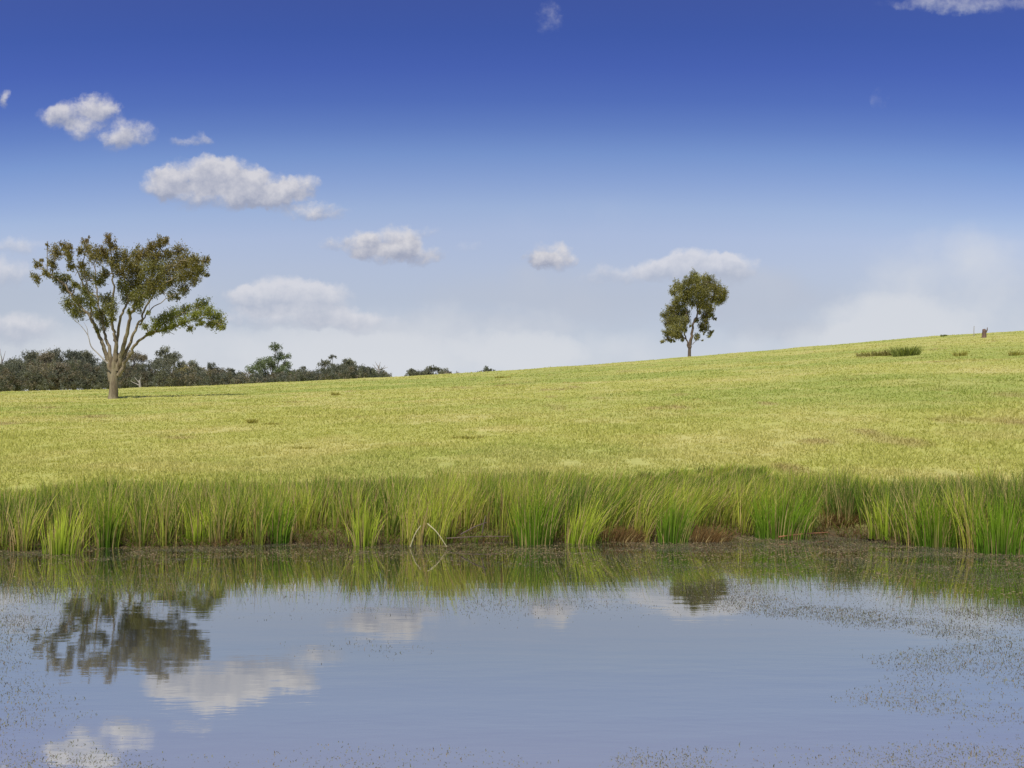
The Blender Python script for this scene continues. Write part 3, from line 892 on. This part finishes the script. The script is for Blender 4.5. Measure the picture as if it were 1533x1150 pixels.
def undergrowth():
    cents = []; rads = []; cols = []
    for px in np.arange(-60, 582, 4.0):
        for k in range(2):
            d = RNG.uniform(236, 256)
            g = on_ground(px + RNG.uniform(-4, 4), d)
            # line of sight over the crest, so that the scrub shows above it
            crest = EYE + (HY - np.interp(px, SKY_PX, SKY_PY)) / F * d
            hv = np.interp(px, [-60, 0, 150, 250, 330, 370, 440, 520, 560, 582], [7.0, 7.4, 7.0, 5.4, 3.8, 1.8, 1.9, 3.4, 2.0, .4]) * RNG.uniform(.35, 1)
            hgt = crest - g[2] + hv
            for zf in (0.70, 0.86, 1.0, (hgt - hv * .8) / hgt):
                cents.append(g + np.array([RNG.normal(0, .6), RNG.normal(0, .6), hgt * zf]))
                rads.append(RNG.uniform(.8, 1.5)); 
                cols.append(np.array([GG, GB, GD, GD][RNG.integers(0, 4)]) * RNG.uniform(.7, 1.15))
    cnt = np.full(len(cents), 170)
    V_, q, C_ = leaves(cents, rads, cnt, .36, cols, droop=.2, flat=.9)
    o = mesh_obj('undergrowth', V_, q, FAR_LEAF, col=C_)
    tag(o, 'dark scrubby undergrowth filling the foot of the distant tree line', 'scrub', kind='stuff')
undergrowth()

def snag(label, px, top, d, forks, mat=BARK_DEAD):
    g = on_ground(px, d)
    H = EYE + (HY - top) / F * d - g[2]
    root = empty('dead_tree', tuple(g)); tag(root, label, 'dead tree')
    w = MB()
    V_, q = tube(smooth_path([[0, 0, -.3], [.1, 0, H * .5], [-.1, .1, H * .82]], 4, .03), np.linspace(.38, .2, 9), 7); w.add(V_, q)
    w.build('trunk', mat, root)
    w = MB()
    for (z0, dx, dy, z1) in forks:
        V_, q = tube(smooth_path([[0, 0, H * z0], [dx * .5, dy * .5, H * (z0 + z1) / 2 - .1], [dx, dy, H * z1]], 4, .03), np.linspace(.16, .03, 9), 5); w.add(V_, q)
    w.build('branch', mat, root)
snag('bare pale dead snag at the right end of the main tree line', 567, 541, 244, [(.8, -.9, .2, 1.0), (.78, .4, 0, .98), (.6, 1.6, -.3, .86), (.65, -1.5, .3, .9), (.7, 2.2, .4, .8)])
snag('short forked pale dead trunk below the airy dome crown', 209, 563, 232, [(.7, -1.2, 0, .95), (.75, .4, 0, 1.0), (.6, -2.2, .3, .8)])
snag('thin grey dead top sticking up at the left edge of the tree line', 3, 522, 262, [(.8, -.5, 0, 1.0), (.78, .9, 0, .96)])

# --- small things on the slope
def slope_tuft(label, px, d, h, w, n, c1, c2, name='grass_tussock', cat='tussock', group='dark tussocks dotted on the slope'):
    g = on_ground(px, d)
    root_c = np.array(c1)
    an = RNG.uniform(0, 2 * np.pi, n); r = w * RNG.random(n) ** .6
    hh = 1.15 * h * RNG.uniform(.5, 1.1, n)
    ln = hh * RNG.uniform(.2, .9, n)
    jit = RNG.uniform(.7, 1.3, n)[:, None]
    V_, f_, C_ = ribbons(np.stack([np.cos(an) * r, np.sin(an) * r * .7, np.full(n, -.04)], -1), hh, np.stack([np.cos(an) * ln, np.sin(an) * ln], -1), np.full(n, .03 + d * .0004), RNG.uniform(-.8, .8, n), root_c * jit, np.array(c2) * jit, seg=2)
    o = mesh_obj(name, V_, f_, GRASS_MAT, col=C_)
    o.location = tuple(g)
    tag(o, label, cat, group)

def d_for(px, py):
    """distance at which the slope shows at this height of the picture"""
    ds_ = np.linspace(24, float(np.interp(px, DS_PX, DS)), 600)
    x = (px - CX) / F * ds_
    yy = HY - (ground_z(x, ds_) - EYE) / ds_ * F
    return float(ds_[np.argmin(np.abs(yy - py))])

DT1, DT2 = (0.40, 0.36, 0.10), (0.55, 0.50, 0.15)
for px_, py_, h_, w_, lab in (
    (378, 634, .42, .35, 'small dark upright tussock left of centre on the lower slope'),
    (408, 636, .22, .7, 'low flat brown tussock just right of the small upright one'),
    (503, 592, .45, .6, 'brown tussock high on the slope below the middle tree group'),
    (455, 672, .18, .6, 'thin straw brown tussock low on the slope left of centre'),
    (700, 656, .22, .9, 'long flat brown tussock in the middle of the slope'),
    (752, 566, .5, 1.6, 'brown tussock patch just under the crest by the last small tree'),
    (1520, 532, .7, 1.0, 'small dark tussock near the right edge high on the slope'),
    (1437, 533, .8, 1.0, 'greenish tussock right of the dark scrub patch')):
    slope_tuft(lab, px_, d_for(px_, py_), h_ * .7, w_ * .6, 120, DT1, DT2)
slope_tuft('dark green low bush at the right end of the scrub patch on the hill', 1357, d_for(1357, 533), 1.1, 1.3, 400, (0.20, 0.23, 0.06), (0.33, 0.36, 0.10), 'low_bush', 'bush', 'low scrub on the hill')
slope_tuft('brown low bush in the middle of the scrub patch on the hill', 1343, d_for(1343, 532), 0.8, 1.5, 260, (0.22, 0.19, 0.06), (0.36, 0.31, 0.11), 'low_bush', 'bush', 'low scrub on the hill')
slope_tuft('faded brown low bush at the left end of the scrub patch on the hill', 1316, d_for(1316, 533), 0.6, 2.4, 300, (0.24, 0.21, 0.07), (0.40, 0.35, 0.12), 'low_bush', 'bush', 'low scrub on the hill')
slope_tuft('tiny green bush on the skyline of the hill', 1413, d_for(1413, 504), .6, .8, 200, (0.20, 0.22, 0.06), (0.3, 0.32, 0.09), 'low_bush', 'bush', 'low scrub on the hill')

def stump():
    d = d_for(1473, 506)
    g = on_ground(1473, d)
    root = empty('tree_stump', tuple(g)); tag(root, 'dark brown stump standing on the hill near the right end of the skyline', 'stump')
    w = MB()
    V_, q = tube(smooth_path([[0, 0, -.3], [.05, 0, .9], [0, 0, 1.7]], 4, .02), np.array([.58, .48, .42, .4, .38, .36, .35, .33, .24]), 10); w.add(V_, q)
    w.build('trunk', bark_material('stump_bark', (.20, .12, .09, 1), (.12, .08, .06, 1)), root)
    w = MB()
    V_, q = tube(smooth_path([[.3, 0, 1.0], [.6, 0, 1.5], [.7, .1, 2.0]], 3), np.linspace(.18, .06, 7), 6); w.add(V_, q)
    w.build('broken_limb', BARK_DARK, root)
    d = d_for(1458, 503)
    g = on_ground(1458, d)
    w = MB()
    V_, q = tube([[0, 0, -.3], [0, 0, 1.2], [.05, 0, 2.2]], [.09, .085, .07], 6); w.add(V_, q)
    o = w.build('fence_post', BARK_DEAD, None); o.location = tuple(g)
    tag(o, 'thin weathered post on the skyline left of the stump', 'post')
stump()

# --- broken pale reed stems and sticks at the waterline
def stem(label, p0, p1, r, mat, name='broken_reed', cat='broken reed', bend=0.05, group=None):
    a_ = np.array(p0); b_ = np.array(p1) - a_
    mid = b_ * .5 + np.array([0, -0.02, bend])
    V_, q = tube(smooth_path([[0, 0, 0], mid, b_], 5), np.linspace(r, r * .6, 11), 6)
    o = mesh_obj(name, V_, q, mat, smooth=True); o.location = tuple(a_)
    tag(o, label, cat, group)
DRY, NN = new_mat('dry_stem')
pbx = NN.n('ShaderNodeBsdfPrincipled')
tcx = NN.n('ShaderNodeTexCoord')
NN.put(pbx.inputs['Base Color'], NN.mix(NN.noise(tcx.outputs['Object'], 14, 4, .6), (0.50, 0.46, 0.24, 1), (0.30, 0.25, 0.12, 1)))
pbx.inputs['Roughness'].default_value = .7
finish(DRY, NN, pbx.outputs[0])
stem('pale bent dead reed stem leaning up to the right out of the water', at(614, 819, 17.6), at(630, 787, 17.7), .012, DRY)
stem('pale dead reed stem slanting down to the right into the water', at(640, 784, 17.7), at(669, 819, 17.5), .012, DRY)
stem('dark stick rising to the right from the gap in the reeds', at(690, 800, 18.0), at(729, 782, 18.0), .014, BARK_DARK, 'fallen_stick', 'stick', .02)
stem('short dark forked stick standing at the end of the longer one', at(722, 798, 18.0), at(727, 772, 18.0), .014, BARK_DARK, 'fallen_stick', 'stick', .02)
stem('grey stick lying flat along the waterline in the reed gap', at(668, 806, 18.0), at(762, 803, 18.1), .010, BARK_DARK, 'fallen_stick', 'stick', .015)
stem('long rusty stem lying along the edge of the inlet', at(1165, 804, 18.8), at(1240, 797, 19.6), .014, bark_material('rusty_stem', (.36, .16, .06, 1), (.2, .1, .05, 1)), 'fallen_stick', 'stick', .015)

# ------------------------------------------------------------------ pond weed
def weed_density(px, py):
    """how thickly weed tips break the surface at this spot of the pond"""
    shore = np.interp(px, SH_PX, SH_PY)
    k = np.exp(-((py - shore) / np.interp(px, [0, 700, 1000, 1250, 1533], [40, 40, 48, 62, 62])) ** 2) * 0.42
    left = np.clip((np.interp(py, [830, 900, 960, 1020, 1100, 1150], [430, 300, 90, 100, 190, 330]) - px) / 110, 0, 1) * .42
    bottom = np.clip((py - np.interp(px, [0, 200, 330, 520, 760, 880, 940, 1100, 1533], [1120, 1118, 1128, 1108, 1120, 1150, 1118, 1112, 1110])) / 16, 0, 1) * .75
    right = np.clip((px - np.interp(py, [840, 900, 925, 960, 985, 1010, 1050, 1080, 1110, 1150], [900, 980, 1120, 1420, 1260, 1330, 1210, 1420, 1330, 1150])) / 90, 0, 1) * .48
    mid = np.exp(-((px - 530) / 75) ** 2 - ((py - 970) / 11) ** 2) * .25 + np.exp(-((px - 640) / 260) ** 2 - ((py - 903) / 16) ** 2) * .16
    return k + left + bottom + right + mid

def pond_weed():
    # positions drawn over the whole pond surface
    n = 3000000
    x = RNG.uniform(-16, 16, n); y = RNG.uniform(4.5, 20.5, n)
    px = CX + F * x / y; py = HY + F * EYE / y
    dn = weed_density(px, py)
    patch = fbm(x * 1.1, y * 1.5, 101, 3)
    dn = dn * np.clip((patch - 0.36) * 4.5, 0.22, 1.4)
    dn *= np.clip((y / 18) ** 1.0, .32, 1)
    keep = (RNG.random(n) < dn * np.interp(py, [815, 880, 920], [.8, 1.3, 2.6])) & (y < shore_y(x) + .1)
    x = x[keep]; y = y[keep]; n = len(x)
    px = px[keep]; py = py[keep]
    h = RNG.uniform(0.004, 0.019, n) * np.where(RNG.random(n) < .06, 2.2, 1)
    an = RNG.uniform(0, 2 * np.pi, n)
    ln = h * RNG.uniform(.3, 1.8, n)
    w = RNG.uniform(.0035, .009, n)
    u = RNG.random(n)[:, None]
    c = np.where(u < .45, np.array([.15, .15, .075]), np.where(u < .8, np.array([.16, .125, .09]), np.array([.08, .08, .06])))
    c = c * RNG.uniform(.9, 1.8, n)[:, None]
    V_, f_, C_ = ribbons(np.stack([x, y, np.full(n, -.004)], -1), h, np.stack([np.cos(an) * ln, np.sin(an) * ln], -1), w, RNG.uniform(-1, 1, n), c, c, seg=2)
    o = mesh_obj('pond_weed', V_, f_, GRASS_MAT, col=C_)
    tag(o, 'tiny olive and brown weed tips breaking the surface of the pond', 'pond weed', kind='stuff')
    # flat floating scraps close to the far bank
    n = 500000
    x = RNG.uniform(-16, 16, n); y = RNG.uniform(11, 20.5, n)
    px = CX + F * x / y; py = HY + F * EYE / y
    shore = np.interp(px, SH_PX, SH_PY)
    dn = np.exp(-((py - shore) / np.interp(px, [0, 700, 1000, 1250, 1533], [22, 22, 30, 50, 46])) ** 2) * np.clip((fbm(x * 1.6, y * 2.2, 131, 3) - .33) * 4, 0, 1.2)
    keep = (RNG.random(n) < dn * .24) & (y < shore_y(x) + .1)
    x = x[keep]; y = y[keep]; n = len(x)
    a0 = RNG.uniform(0, np.pi, n); L = RNG.uniform(.008, .03, n); B_ = L * RNG.uniform(.25, .8, n)
    ux = np.cos(a0) * L; uy = np.sin(a0) * L; vx = -np.sin(a0) * B_; vy = np.cos(a0) * B_
    z = np.full(n, .004) + RNG.random(n) * .004
    q = np.stack([np.stack([x + ux, y + uy, z], -1), np.stack([x + vx, y + vy, z + .002], -1), np.stack([x - ux, y - uy, z], -1), np.stack([x - vx, y - vy, z + .003], -1)], 1).reshape(-1, 3)
    u = RNG.random(n)[:, None]
    c = np.where(u < .5, np.array([.21, .15, .09]), np.where(u < .75, np.array([.15, .17, .05]), np.array([.30, .22, .14]))) * RNG.uniform(.6, 1.3, n)[:, None]
    o = mesh_obj('floating_scraps', q, np.arange(4 * n).reshape(-1, 4), GRASS_MAT, col=np.repeat(c * 1.5, 4, 0))
    tag(o, 'brown floating plant scraps drifting against the reeds', 'pond weed', kind='stuff')
pond_weed()
